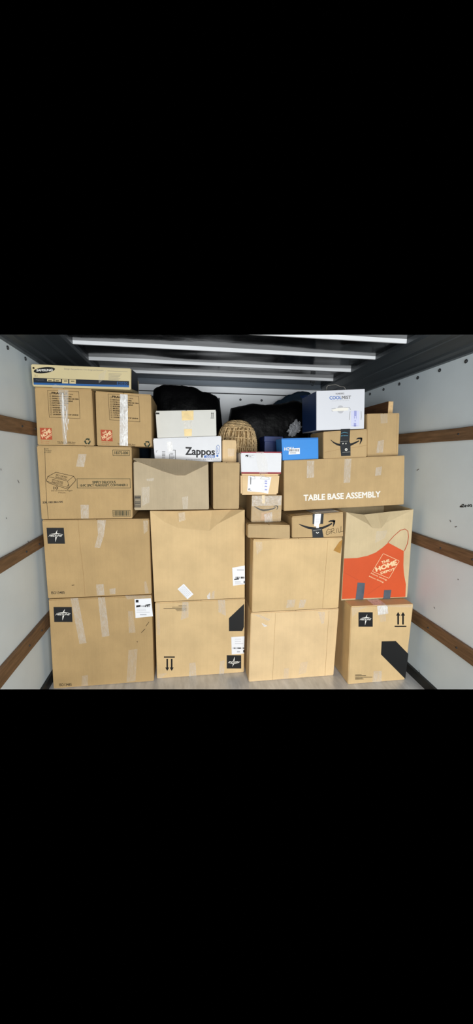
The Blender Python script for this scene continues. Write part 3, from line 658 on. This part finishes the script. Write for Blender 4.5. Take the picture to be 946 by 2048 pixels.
# ================================================================== stack by the right wall
b = D3 = Box('upright kraft box on the floor by right wall, logo square, up arrows, black diagonal band', [(702.7,1209.6),(826.8,1209.6),(809.5,1361),(696,1366)], 2.10, .42, K2, zb=0.0, zt=(.5535, .5475))
o_ = lambda x, y: (620+x/2.902, 1120+y/2.9)
med_logo(b, 717, 1224.5, 745.5, 1253.5, 0)
arrows(b, 790.5, 1224, 811.5, 1254)
b.P('black_band', BLACKCARD).poly(o_(416,472), o_(498,470), o_(571,545), o_(553,690), o_(412,548)).build()
p = b.P('lettering', INK)
for x0, x1, yy in ((262,300,665),(262,325,671),(262,362,679),(262,305,685),(262,312,690)): p.poly(o_(x0,yy), o_(x1,yy-1), o_(x1,yy+1.5), o_(x0,yy+2.5))
p.build()
tape(b, [o_(370,645), o_(418,643), o_(415,708), o_(362,708)], TAPE); tape(b, [o_(390,266), o_(450,262), o_(455,310), o_(395,320)], TAPE2); tape(b, [o_(242,274), o_(345,270), o_(300,284), o_(245,330)], TAPE3); tape(b, [o_(440,262), o_(596,259), o_(590,275), o_(450,272)], TAPE3)
tape(b, [o_(395,310), o_(440,310), o_(440,355), o_(410,360)], TAPE3)
sfc = Face((D3.BL.x, 0, 0), (-1, 0, 0))
p = Print(D3.rt, sfc, 'arrow_mark', INK, .0008)
for x in (690.5, 694.5): p.line([(x,1222),(x+.6,1247)], 1.6); p.poly((x-2,1226),(x,1216),(x+2,1226))
p.build()
on_top(b, 'tape', TAPE2, .36, 0, .56, .6, .0012)

b = D2 = Box('tall box printed with an orange apron, front top edge crushed in', [(693,1024),(826.8,1019.6),(814,1196.5),(682.5,1200)], 2.2, .36, K6, zb=.5545, zt=(1.157, 1.170), flaps=False, back_dz=.012, open_top=True,
    crease=dict(line=[(708,1033),(736,1048),(745,1056),(762,1057),(771,1046)], top=[(712,1027.5,.03),(728,1029,.055),(756,1026,.06),(782,1023,.03)]))
o_ = lambda x, y: (680+x/6.307, 1010+y/6.305)
b.P('apron_print', ORANGE).poly(o_(50,675), o_(220,668), o_(350,640), o_(450,600), o_(540,535), o_(608,475), o_(805,580), o_(800,760), o_(808,880), o_(832,1000), o_(825,1158), o_(22,1185)).build('orange printed apron')
p = b.P('apron_strap', RUST); p.ribbon([(*o_(604,476),1.2), (*o_(680,390),1.2), (*o_(760,320),1.4), (*o_(820,302),1.4), (*o_(856,330),1.4), (*o_(866,400),1.4), (*o_(850,490),1.4), (*o_(812,580),1.4)]); p.build()
p = b.P('logo', CREAM, .0016); p.line([o_(545,612), o_(748,705), o_(618,925), o_(408,838)], .8, True)
p.text('THE', o_(518,712), o_(620,680), o_(628,715), o_(526,748), bold=.04); p.text('HOME', o_(440,790), o_(710,690), o_(722,755), o_(455,845), bold=.06); p.text('DEPOT', o_(508,845), o_(690,790), o_(690,820), o_(516,876), bold=.05)
p.text('More saving.', o_(395,850), o_(600,940), o_(592,962), o_(385,872), bold=.02); p.text('More doing.', o_(370,890), o_(560,968), o_(550,990), o_(362,910), bold=.02); p.build()
b.P('fold_line', RUST, .0016).line([o_(50,850), o_(230,945)], .5).line([o_(360,1120), o_(520,1010)], .4).build()
tape(b, [o_(222,978), o_(316,985), o_(294,1192), o_(196,1192)], GREYTAPE, .002); tape(b, [o_(558,1072), o_(648,1070), o_(632,1182), o_(545,1184)], GREYTAPE, .002)
tape(b, [o_(460,330), o_(600,320), o_(560,420), o_(440,480)], TAPE3)

b = D1 = Box('long kraft table base box with white lettering, lying across the right stacks', [(567.8,921),(809.5,911),(807.8,1009),(567.8,1022)], 2.32, .26, K7_SHADED, bev=.003)
ztop = lambda x: D1.TL.z + (x-D1.TL.x)*(D1.TR.z-D1.TL.z)/(D1.TR.x-D1.TL.x) + .001
p = b.P('lettering', WINK); p.text('TABLE BASE ASSEMBLY', (607,989.5), (761,982), (761,994.5), (607,1002), bold=.035); p.build()
for q in ([(614,922),(628.5,921.5),(628,955),(613.5,956)], [(689,918),(703,917.5),(700,965),(687,966)], [(752,935),(764,933),(762,950),(750,952)]): tape(b, q, TAPE)

b = E4 = Box('bright blue shoe box with small white barcode sticker on the table base box', [(563,877),(636.5,875),(637,914),(565.6,917)], 2.34, .15, BLUE, zb=(ztop(.635), ztop(.885)), flaps=False, bev=.002)
o_ = lambda x, y: (440+x/4.3, 780+y/4.3)
b.P('logo', WINK).text('HOKA', o_(552,494), o_(640,488), o_(640,516), o_(552,522), bold=.03).build()
b.P('label', PAPER, .0016).poly(o_(594,504), o_(686,498), o_(687,550), o_(590,556)).build('white barcode sticker')
p = b.P('label_print', INKG, .0024); barcode(p, 579, 898.3, 598, 903, n=16, seed=5); lines(p, 580, 904.5, 597, 2, 1.6, .6); p.build()
lid = Print(E4.rt, E4.f, 'lid_edge', mat('blue_lid', (40, 118, 196), .5, .35), .0014).poly((563.2,877.3),(636.4,875.3),(636.5,878),(563.4,880)).build()
b = E2 = Box('kraft parcel with black tape and smile arrow under the white humidifier box', [(646.5,863.5),(734,858),(734,909),(647,912.5)], 2.33, .25, K7_SHADED, zb=(ztop(.905), ztop(1.215)), zt=None)
o_ = lambda x, y: (640+x/9.46, 855+y/9.46)
smile(b, [(*o_(200,232),.8), (*o_(260,285),2.6), (*o_(330,320),4), (*o_(400,335),4.6), (*o_(480,345),5), (*o_(580,325),4.6), (*o_(660,292),3.4), (*o_(740,252),2.2)],
      [[(*o_(685,222),.8), (*o_(725,206),3), (*o_(775,206),4), (*o_(798,212),3.4)], [(*o_(785,204),3.6), (*o_(782,245),3.4), (*o_(752,318),.8)]])
tape(b, [o_(400,30), o_(572,25), o_(558,270), o_(578,300), o_(578,535), o_(400,540), o_(378,290)], BLACKTAPE, .0018, 'black_tape')
p = b.P('lettering', TEAL, .0026); p.text('prime', o_(400,142), o_(530,140), o_(530,168), o_(400,170), bold=.03); p.ribbon([(*o_(400,110),.6), (*o_(460,92),1), (*o_(530,106),.6)]); p.build()
p = b.P('lettering', WINK, .0026)
p.text('amazon prime', o_(385,258), o_(525,252), o_(525,264), o_(385,270)); p.text('amazon.com/prime', o_(425,462), o_(572,455), o_(572,468), o_(425,476))
for k in range(12):
    a0, a1 = k*math.pi/6, (k+1)*math.pi/6; X, Y, R1, R2 = 495, 418, 25, 10
    p.poly(o_(X+R1*math.cos(a0), Y+R1*math.sin(a0)), o_(X+R1*math.cos(a1), Y+R1*math.sin(a1)), o_(X+R2*math.cos(a1), Y+R2*math.sin(a1)), o_(X+R2*math.cos(a0), Y+R2*math.sin(a0)))
for x in (425,480): p.poly(o_(x,295), o_(x+18,290), o_(x+20,312), o_(x+4,318))
p.build()
b.P('fold_line', KB).line([o_(90,470), o_(380,410)], .5).line([o_(600,385), o_(890,335)], .6).build()
b = E3 = Box('upright kraft box with tape patch beside the wall at the right end', [(734,827.5),(799.4,826),(797,906),(734.5,907.4)], 2.38, .30, K7_SHADED, zb=(ztop(1.23), ztop(1.48)), zt=None)
tape(b, [(761,827.5),(775,827.5),(775,846),(761.5,847)], BROWNTAPE if False else TAPE3); tape(b, [(756,882),(768,880),(766,905),(752,906)], TAPE)
b.P('fold_line', KB).line([(794.5,828),(793,904)], .5).build()
b = E1 = Box('white humidifier carton with navy side on top of the smile-arrow parcel', [(633,782),(729.7,778),(728,857.5),(633,860.5)], 2.335, .29, mat('glossy_white_card', (221, 222, 227), .35, .4), zb=(1.683, 1.7015), flaps=False, bev=.0015)
o_ = lambda x, y: (630+x/9.01, 775+y/9.01)
b.P('lettering', BLUEINK).text('COOL', o_(262,155), o_(478,150), o_(478,212), o_(262,218), bold=.025).build('blue lettering')
p = b.P('lettering', INKG); p.text('MIST', o_(484,150), o_(650,146), o_(650,205), o_(484,212), bold=.03); p.text('HUMIDIFIES', o_(376,98), o_(526,94), o_(526,124), o_(376,130), bold=.01); p.build()
b.P('lettering', INKL).text('HUMIDIFIER', o_(310,232), o_(610,222), o_(610,240), o_(310,250), space=1.5).build()
p = b.P('handle_print', INKL)
p.poly(*[o_(460+62*math.cos(t*math.pi/10), 395+72*math.sin(t*math.pi/10)) for t in range(20)]); p.build()
p = b.P('handle_print', WINK, .0016); p.poly(o_(300,400), o_(400,372), o_(520,362), o_(600,366), o_(600,412), o_(500,420), o_(320,425)); p.build()
p = b.P('handle_print', INKG, .002); p.line([o_(300,385), o_(370,374)], .5); p.line([o_(520,362), o_(625,362), o_(638,400)], .5); p.line([o_(300,420), o_(325,428)], .6); p.build()
b.P('drawing', LILACP).poly(o_(650,420), o_(800,420), o_(800,700), o_(650,700)).build()
p = b.P('drawing', LILAC, .0016); p.poly(o_(706,418), o_(750,418), o_(748,515), o_(706,515)); p.poly(o_(702,520), o_(722,520), o_(712,580)); p.poly(o_(736,520), o_(750,520), o_(746,580)); p.poly(o_(700,640), o_(742,640), o_(742,705), o_(700,705)); p.poly(o_(712,592), o_(738,592), o_(738,610), o_(712,610)); p.poly(o_(670,688), o_(780,688), o_(780,692), o_(670,692)); p.build()
p = b.P('drawing', INKG, .0016); p.line([o_(632,430), o_(625,520), o_(618,580)], .6); p.line([o_(830,430), o_(838,520), o_(828,580)], .6); p.build()
# navy printed side with icons
sx = E1.BL.x-.001; d_ = E1.depth
q = [Vector((E1.BL.x-.0012, E1.BL.y+.002, E1.BL.z+.002)), Vector((E1.BL.x-.0012, E1.BL.y+d_-.002, E1.BL.z+.002)), Vector((E1.TL.x-.0012, E1.TL.y+d_-.002, E1.TL.z-.002)), Vector((E1.TL.x-.0012, E1.TL.y+.002, E1.TL.z-.002))]
o = link('side_panel', mesh('side_panel', [v-E1.c for v in q], [(0,3,2,1)]), E1.rt, NAVY); o['label'] = 'navy printed carton side'
sfe = Face((E1.BL.x-.0012, 0, 0), (-1, 0, 0))
NAVYL = mat('navy_icon', (96, 112, 140), .5, .3)
p = Print(E1.rt, sfe, 'icon', NAVYL, .001)
for x, y, rx, ry in ((610,808,1.6,5),(621,802,2.2,6),(621,826,1.2,5),(612,832,1.2,3.5),(621,850,1.2,6),(611,850,1.2,5)):
    for k in range(8):
        a0, a1 = k*math.pi/4, (k+1)*math.pi/4
        p.poly((x+rx*math.cos(a0), y+ry*math.sin(a0)), (x+rx*math.cos(a1), y+ry*math.sin(a1)), (x+rx*.6*math.cos(a1), y+ry*.7*math.sin(a1)), (x+rx*.6*math.cos(a0), y+ry*.7*math.sin(a0)))
for k in range(7): p.rect(628.2, 824.5+k*2.2, 630.2, 826+k*2.2)
p.build()
# torn flaps standing up at the back of that carton
for (u, v0, v1, h, lean) in ((0.0, .80, .98, .022, -.02), (.02, .62, .82, .012, -.03)):
    P0 = E1.TL.lerp(E1.TR, u) + Vector((0, d_*v0, -.004)); P1 = E1.TL.lerp(E1.TR, u) + Vector((0, d_*v1, -.004))
    q = [P0, P1, P1+Vector((lean, .01, h)), P0+Vector((lean*.6, 0, h*.6))]
    q = [v-E1.c for v in q] + [v-E1.c+Vector((.0025, 0, 0)) for v in q]
    link('flap', mesh('flap', q, [(0,1,2,3),(7,6,5,4),(0,4,5,1),(1,5,6,2),(2,6,7,3),(3,7,4,0)]), E1.rt, NAVY)

# ================================================================== behind the front row
def plain(label, x0, x1, y0, y1, z0, z1, material, name='cardboard_box', cat='box'):
    c = Vector(((x0+x1)/2, (y0+y1)/2, z0)); rt = root(name, c, label, cat)
    bm = bmesh.new(); box_bm(bm, Vector((x0, y0, z0))-c, Vector((x1, y1, z1-.003))-c)
    bmesh.ops.bevel(bm, geom=bm.edges[:], offset=.003, segments=2, affect='EDGES'); link('body', bm_mesh('body', bm), rt, material)
    for a, b_ in ((x0, (x0+x1)/2-.001), ((x0+x1)/2+.001, x1)):
        bm = bmesh.new(); box_bm(bm, Vector((a+.002, y0+.002, z1-.0032))-c, Vector((b_-.002, y1-.002, z1))-c); link('flap', bm_mesh('flap', bm), rt, material)
    return rt
plain('large box in the dark behind the left stack, under the bag', -.55, -.02, 2.86, 3.40, 0, .72, K1)
plain('upper box in the dark behind the left stack, carrying the bag', -.55, -.02, 2.86, 3.40, .721, 1.468, K1)
plain('large box in the dark behind the second stack', 0.0, .52, 2.80, 3.36, 0, .72, K1)
plain('upper box in the dark behind the second stack, under the basket', 0.0, .52, 2.80, 3.36, .721, 1.468, K1)
plain('large box in the dark behind the third stack', .54, 1.08, 2.67, 3.30, 0, .72, K1)
plain('upper box in the dark behind the third stack, under the black bag', .54, 1.08, 2.67, 3.30, .721, 1.468, K1)
# navy shoe box beside the blue one
rt_ = root('shoe_box', (.64, 2.695, 1.4685), 'dark navy shoe box beside the bright blue shoe box', 'box')
bm = bmesh.new(); box_bm(bm, (-.066, -.085, 0), (.066, .085, .15)); bmesh.ops.bevel(bm, geom=bm.edges[:], offset=.002, segments=1, affect='EDGES'); link('body', bm_mesh('body', bm), rt_, mat('navy_shoe_card', (20, 44, 104), .45, .4))
bm = bmesh.new(); box_bm(bm, (-.07, -.089, .148), (.07, .089, .187)); bmesh.ops.bevel(bm, geom=bm.edges[:], offset=.002, segments=1, affect='EDGES'); link('lid', bm_mesh('lid', bm), rt_, MATS['navy_shoe_card'])

# plastic bags: a lofted, crumpled body
BAGM = mat('black_bag_plastic', (4, 4, 5), 0.45, 0.12, bump=0.5, bscale=22)
BAGB = mat('blue_grey_bag_plastic', (34, 48, 62), 0.3, 0.5, bump=0.5, bscale=18)
def bag(name, label, prof, yc, dep, zb, material, cat='bag', amp=.012, seed=0):
    # prof: (x, ztop) along the bag; superellipse cross-sections in y-z
    N, S = 44, 40; xs = [p[0] for p in prof]; x0, x1 = xs[0], xs[-1]
    def zt(x):
        for (a, za), (b_, zb_) in zip(prof, prof[1:]):
            if a <= x <= b_: t = (x-a)/(b_-a); t = t*t*(3-2*t); return za*(1-t)+zb_*t
        return prof[-1][1]
    c = Vector(((x0+x1)/2, yc, zb)); rt = root(name, c, label, cat)
    bm = bmesh.new(); rings = []
    for i in range(N+1):
        u = i/N; x = x0+(x1-x0)*u; h = (zt(x)-zb)/2; f = (1-abs(2*u-1)**5)**.5 if 0 < u < 1 else .0
        hy = dep/2*max(.15, f); ring = []
        for k in range(S):
            a = 2*math.pi*k/S; cy, sy = math.cos(a), math.sin(a)
            yy = math.copysign(abs(cy)**.6, cy)*hy; zz = math.copysign(abs(sy)**.7, sy)*h*(.35+.65*f if f < .6 else 1)
            p = Vector((x, yc+yy, zb+h+zz))
            d = noise.noise(p*9+Vector((seed, 0, 0)))*amp + abs(noise.noise(p*26+Vector((0, seed, 0))))*amp*.55
            nrm = Vector((0, cy, sy)); p = p + nrm*d
            p.z = max(p.z, zb+.0005); ring.append(bm.verts.new(p-c))
        rings.append(ring)
    for a, b_ in zip(rings, rings[1:]):
        for k in range(S): bm.faces.new((a[k], a[(k+1) % S], b_[(k+1) % S], b_[k]))
    bm.faces.new(rings[0][::-1]); bm.faces.new(rings[-1])
    bmesh.ops.recalc_face_normals(bm, faces=bm.faces[:])
    link('bag_body', bm_mesh('bag_body', bm, True), rt, material)
    return rt
zx = lambda x, y, Y: (aty(x, y, Y).x, aty(x, y, Y).z)
b1 = bag('garbage_bag', 'long black bag lying behind the plain off-white box', [zx(300,790,2.98), zx(309,775,2.98), zx(330,770,2.98), zx(355,769,2.98), zx(385,774,2.98), zx(410,783,2.98), zx(430,790,2.98), zx(441,797,2.98), zx(446,815,2.98)], 3.05, .36, 1.469, BAGM, seed=2)
b2 = bag('garbage_bag', 'bulky black bag behind the blue shoe box and the basket', [zx(456,826,3.02), zx(462,815,3.02), zx(480,811,3.02), zx(505,808,3.02), zx(545,809,3.02), zx(570,806,3.02), zx(592,800,3.02), zx(610,806,3.02), zx(622,830,3.02)], 3.09, .36, 1.469, BAGM, seed=5)
b3 = bag('plastic_bag', 'blue-grey plastic bag peeking out behind the bulky black bag', [zx(545,806,3.38), zx(560,798,3.38), zx(580,788,3.38), zx(600,783,3.38), zx(618,783,3.38), zx(630,790,3.38)], 3.42, .18, 1.2, BAGB, seed=9)
plain('low box in the dark by the front wall, under the blue-grey bag', .70, 1.20, 3.31, 3.62, 0, 1.1995, K1)
b4 = bag('plastic_bag', 'dark blue-grey plastic bag added to darken the gap between the checklist moving boxes and the long black bag', [zx(225,840,2.98), zx(240,820,2.98), zx(262,806,2.98), zx(285,798,2.98), zx(299,812,2.98)], 3.05, .30, 1.469, BAGB, seed=13)  # added bag, keeps the gap beside the moving boxes dark
# knot of grey-white plastic on the big bag
CLEARP = mat('crumpled_grey_plastic', (170, 172, 176), .25, .6, var=.5, vscale=20)
kc = aty(589, 858, 2.86); kn = bmesh.new(); bmesh.ops.create_icosphere(kn, subdivisions=4, radius=1)
for v in kn.verts:
    n_ = v.co.normalized(); r_ = .7+.5*noise.noise(n_*2.3)+.35*abs(noise.noise(n_*6)); v.co = Vector((n_.x*.055*r_+.02*n_.z, n_.y*.04*r_, n_.z*.07*r_))
o = link('knot', bm_mesh('knot', kn), b2, CLEARP); o.location = kc-b2.location; o['label'] = 'crumpled grey-white plastic knot'

# woven basket, upside down, with real strands
WICK = mat('wicker_straw', (196, 168, 124), .65, .3, var=.35, vscale=40)
WICKS = mat('wicker_base', (150, 122, 82), .75, .2, var=.3, vscale=50)
WICKD = mat('wicker_dark', (96, 72, 44), .8, .2)
bc = Vector((.382, 2.695, 1.4705)); brt = root('wicker_basket', bc, 'round woven straw basket turned upside down behind the small tan box', 'basket')
BR_, BH = .152, .295
def dome(t, rr=1.0):   # t 0 at rim .. 1 at crown -> (radius, height)
    a = t*math.pi/2
    return BR_*rr*(math.cos(a)**.62 if t < 1 else 0)*(0.94+.06*math.sin(math.pi*t)), BH*(math.sin(a)**.85)*rr
bm = bmesh.new(); rings = []
for j in range(15):
    r_, h_ = dome(j/15, .96); rings.append([bm.verts.new((r_*math.cos(2*math.pi*k/36), r_*math.sin(2*math.pi*k/36), h_)) for k in range(36)])
for a, b_ in zip(rings, rings[1:]):
    for k in range(36): bm.faces.new((a[k], a[(k+1) % 36], b_[(k+1) % 36], b_[k]))
bm.faces.new(rings[-1])
link('shell', bm_mesh('shell', bm, True), brt, WICKS)
bm = bmesh.new(); NS, MS = 26, 96
def strand(bm, pts, r, closed):
    rr = []
    n_ = len(pts)
    for i, p in enumerate(pts):
        a = pts[(i-1) % n_ if closed else max(0, i-1)]; b_ = pts[(i+1) % n_ if closed else min(n_-1, i+1)]; t = (b_-a).normalized(); u = t.cross(Vector((.02, .01, 1)))
        u = (u if u.length > .01 else Vector((1, 0, 0))).normalized(); v = t.cross(u)
        rr.append([bm.verts.new(p+u*r*math.cos(k*math.pi/2)+v*r*1.2*math.sin(k*math.pi/2)) for k in range(4)])
    for i in range(n_ if closed else n_-1):
        a, b_ = rr[i], rr[(i+1) % n_]
        for k in range(4): bm.faces.new((a[k], a[(k+1) % 4], b_[(k+1) % 4], b_[k]))
for j in range(NS):
    t = .52+.45*j/NS if j > 3 else .03+.16*j
    r0, h0 = dome(t); pts = []
    for k in range(MS):
        a = 2*math.pi*k/MS; wob = .0035*math.sin(24*a+math.pi*j)
        pts.append(Vector(((r0+wob)*math.cos(a), (r0+wob)*math.sin(a), h0+.0025*math.sin(3*a+j)+.003*noise.noise(Vector((a*4, j, 0))))))
    strand(bm, pts, .0048, True)
o = link('weave', bm_mesh('weave', bm, True), brt, WICK); o['kind'] = 'stuff'
bm = bmesh.new()
for k in range(84):
    pts = []
    for j in range(18):
        t = .01+.6*j/17; r0, h0 = dome(t); a = 2*math.pi*k/84+.25*t+.16*t*math.sin(k*1.7)+.03*noise.noise(Vector((k, j*.6, 4)))
        rr_ = r0+.0035*math.cos(math.pi*j+k*math.pi)+.003; pts.append(Vector((rr_*math.cos(a), rr_*math.sin(a), h0)))
    strand(bm, pts, .0042, False)
o = link('stake_weave', bm_mesh('stake_weave', bm, True), brt, WICK); o['kind'] = 'stuff'

# plank lying on the upright box by the right wall
pl = root('wood_plank', (1.452, 2.92, E3.TR.z+.001), 'dark wooden board lying along the wall on the upright kraft box', 'board')
bm = bmesh.new(); box_bm(bm, (-.019, -.45, 0), (.019, .45, .09)); bmesh.ops.bevel(bm, geom=bm.edges[:], offset=.002, segments=1, affect='EDGES'); link('board', bm_mesh('board', bm), pl, WOODD)
bm = bmesh.new(); box_bm(bm, (-.0175, -.4512, .0015), (.0175, -.4492, .0885)); o = link('end_grain', bm_mesh('end_grain', bm), pl, ENDG); o['label'] = 'pale sawn end'
# bent wire handle on the white carton
def up(x, y): return aty(x, y, 2.46)
wz = E1.TL.z
pts = [up(653,781), up(653.5,774), up(656,771), up(664,770), up(671,769), up(675,770.5), up(680,773), up(687,773.5), up(690,776), up(692,781)]
pts[0].z = pts[-1].z = wz + .006
bm = tube(pts, .0022, 8, Vector((pts[0].x, 2.46, wz)))
o = link('wire_handle', bm_mesh('wire_handle', bm, True), None, mat('wire_metal', (150, 146, 138), .35, .5, metal=.6)); o.location = (pts[0].x, 2.46, wz)
tag(o, 'bent grey wire handle on top of the white humidifier carton', 'wire')
# strap hook under the last roof rib
hk = aty(626, 757, 3.31); hr = root('strap_hook', (hk.x, 3.315, 2.2), 'small dark strap hook hanging from the roof rib', 'hook')
bm = bmesh.new(); box_bm(bm, (-.022, -.012, -.014), (.022, .012, .001)); bmesh.ops.bevel(bm, geom=bm.edges[:], offset=.003, segments=1, affect='EDGES'); link('bracket', bm_mesh('bracket', bm), hr, DARKRING)
bm = tube([(0, 0, -.012), (.012, 0, -.026), (.004, 0, -.040), (-.012, 0, -.034)], .004, 8); link('hook', bm_mesh('hook', bm, True), hr, DARKRING)
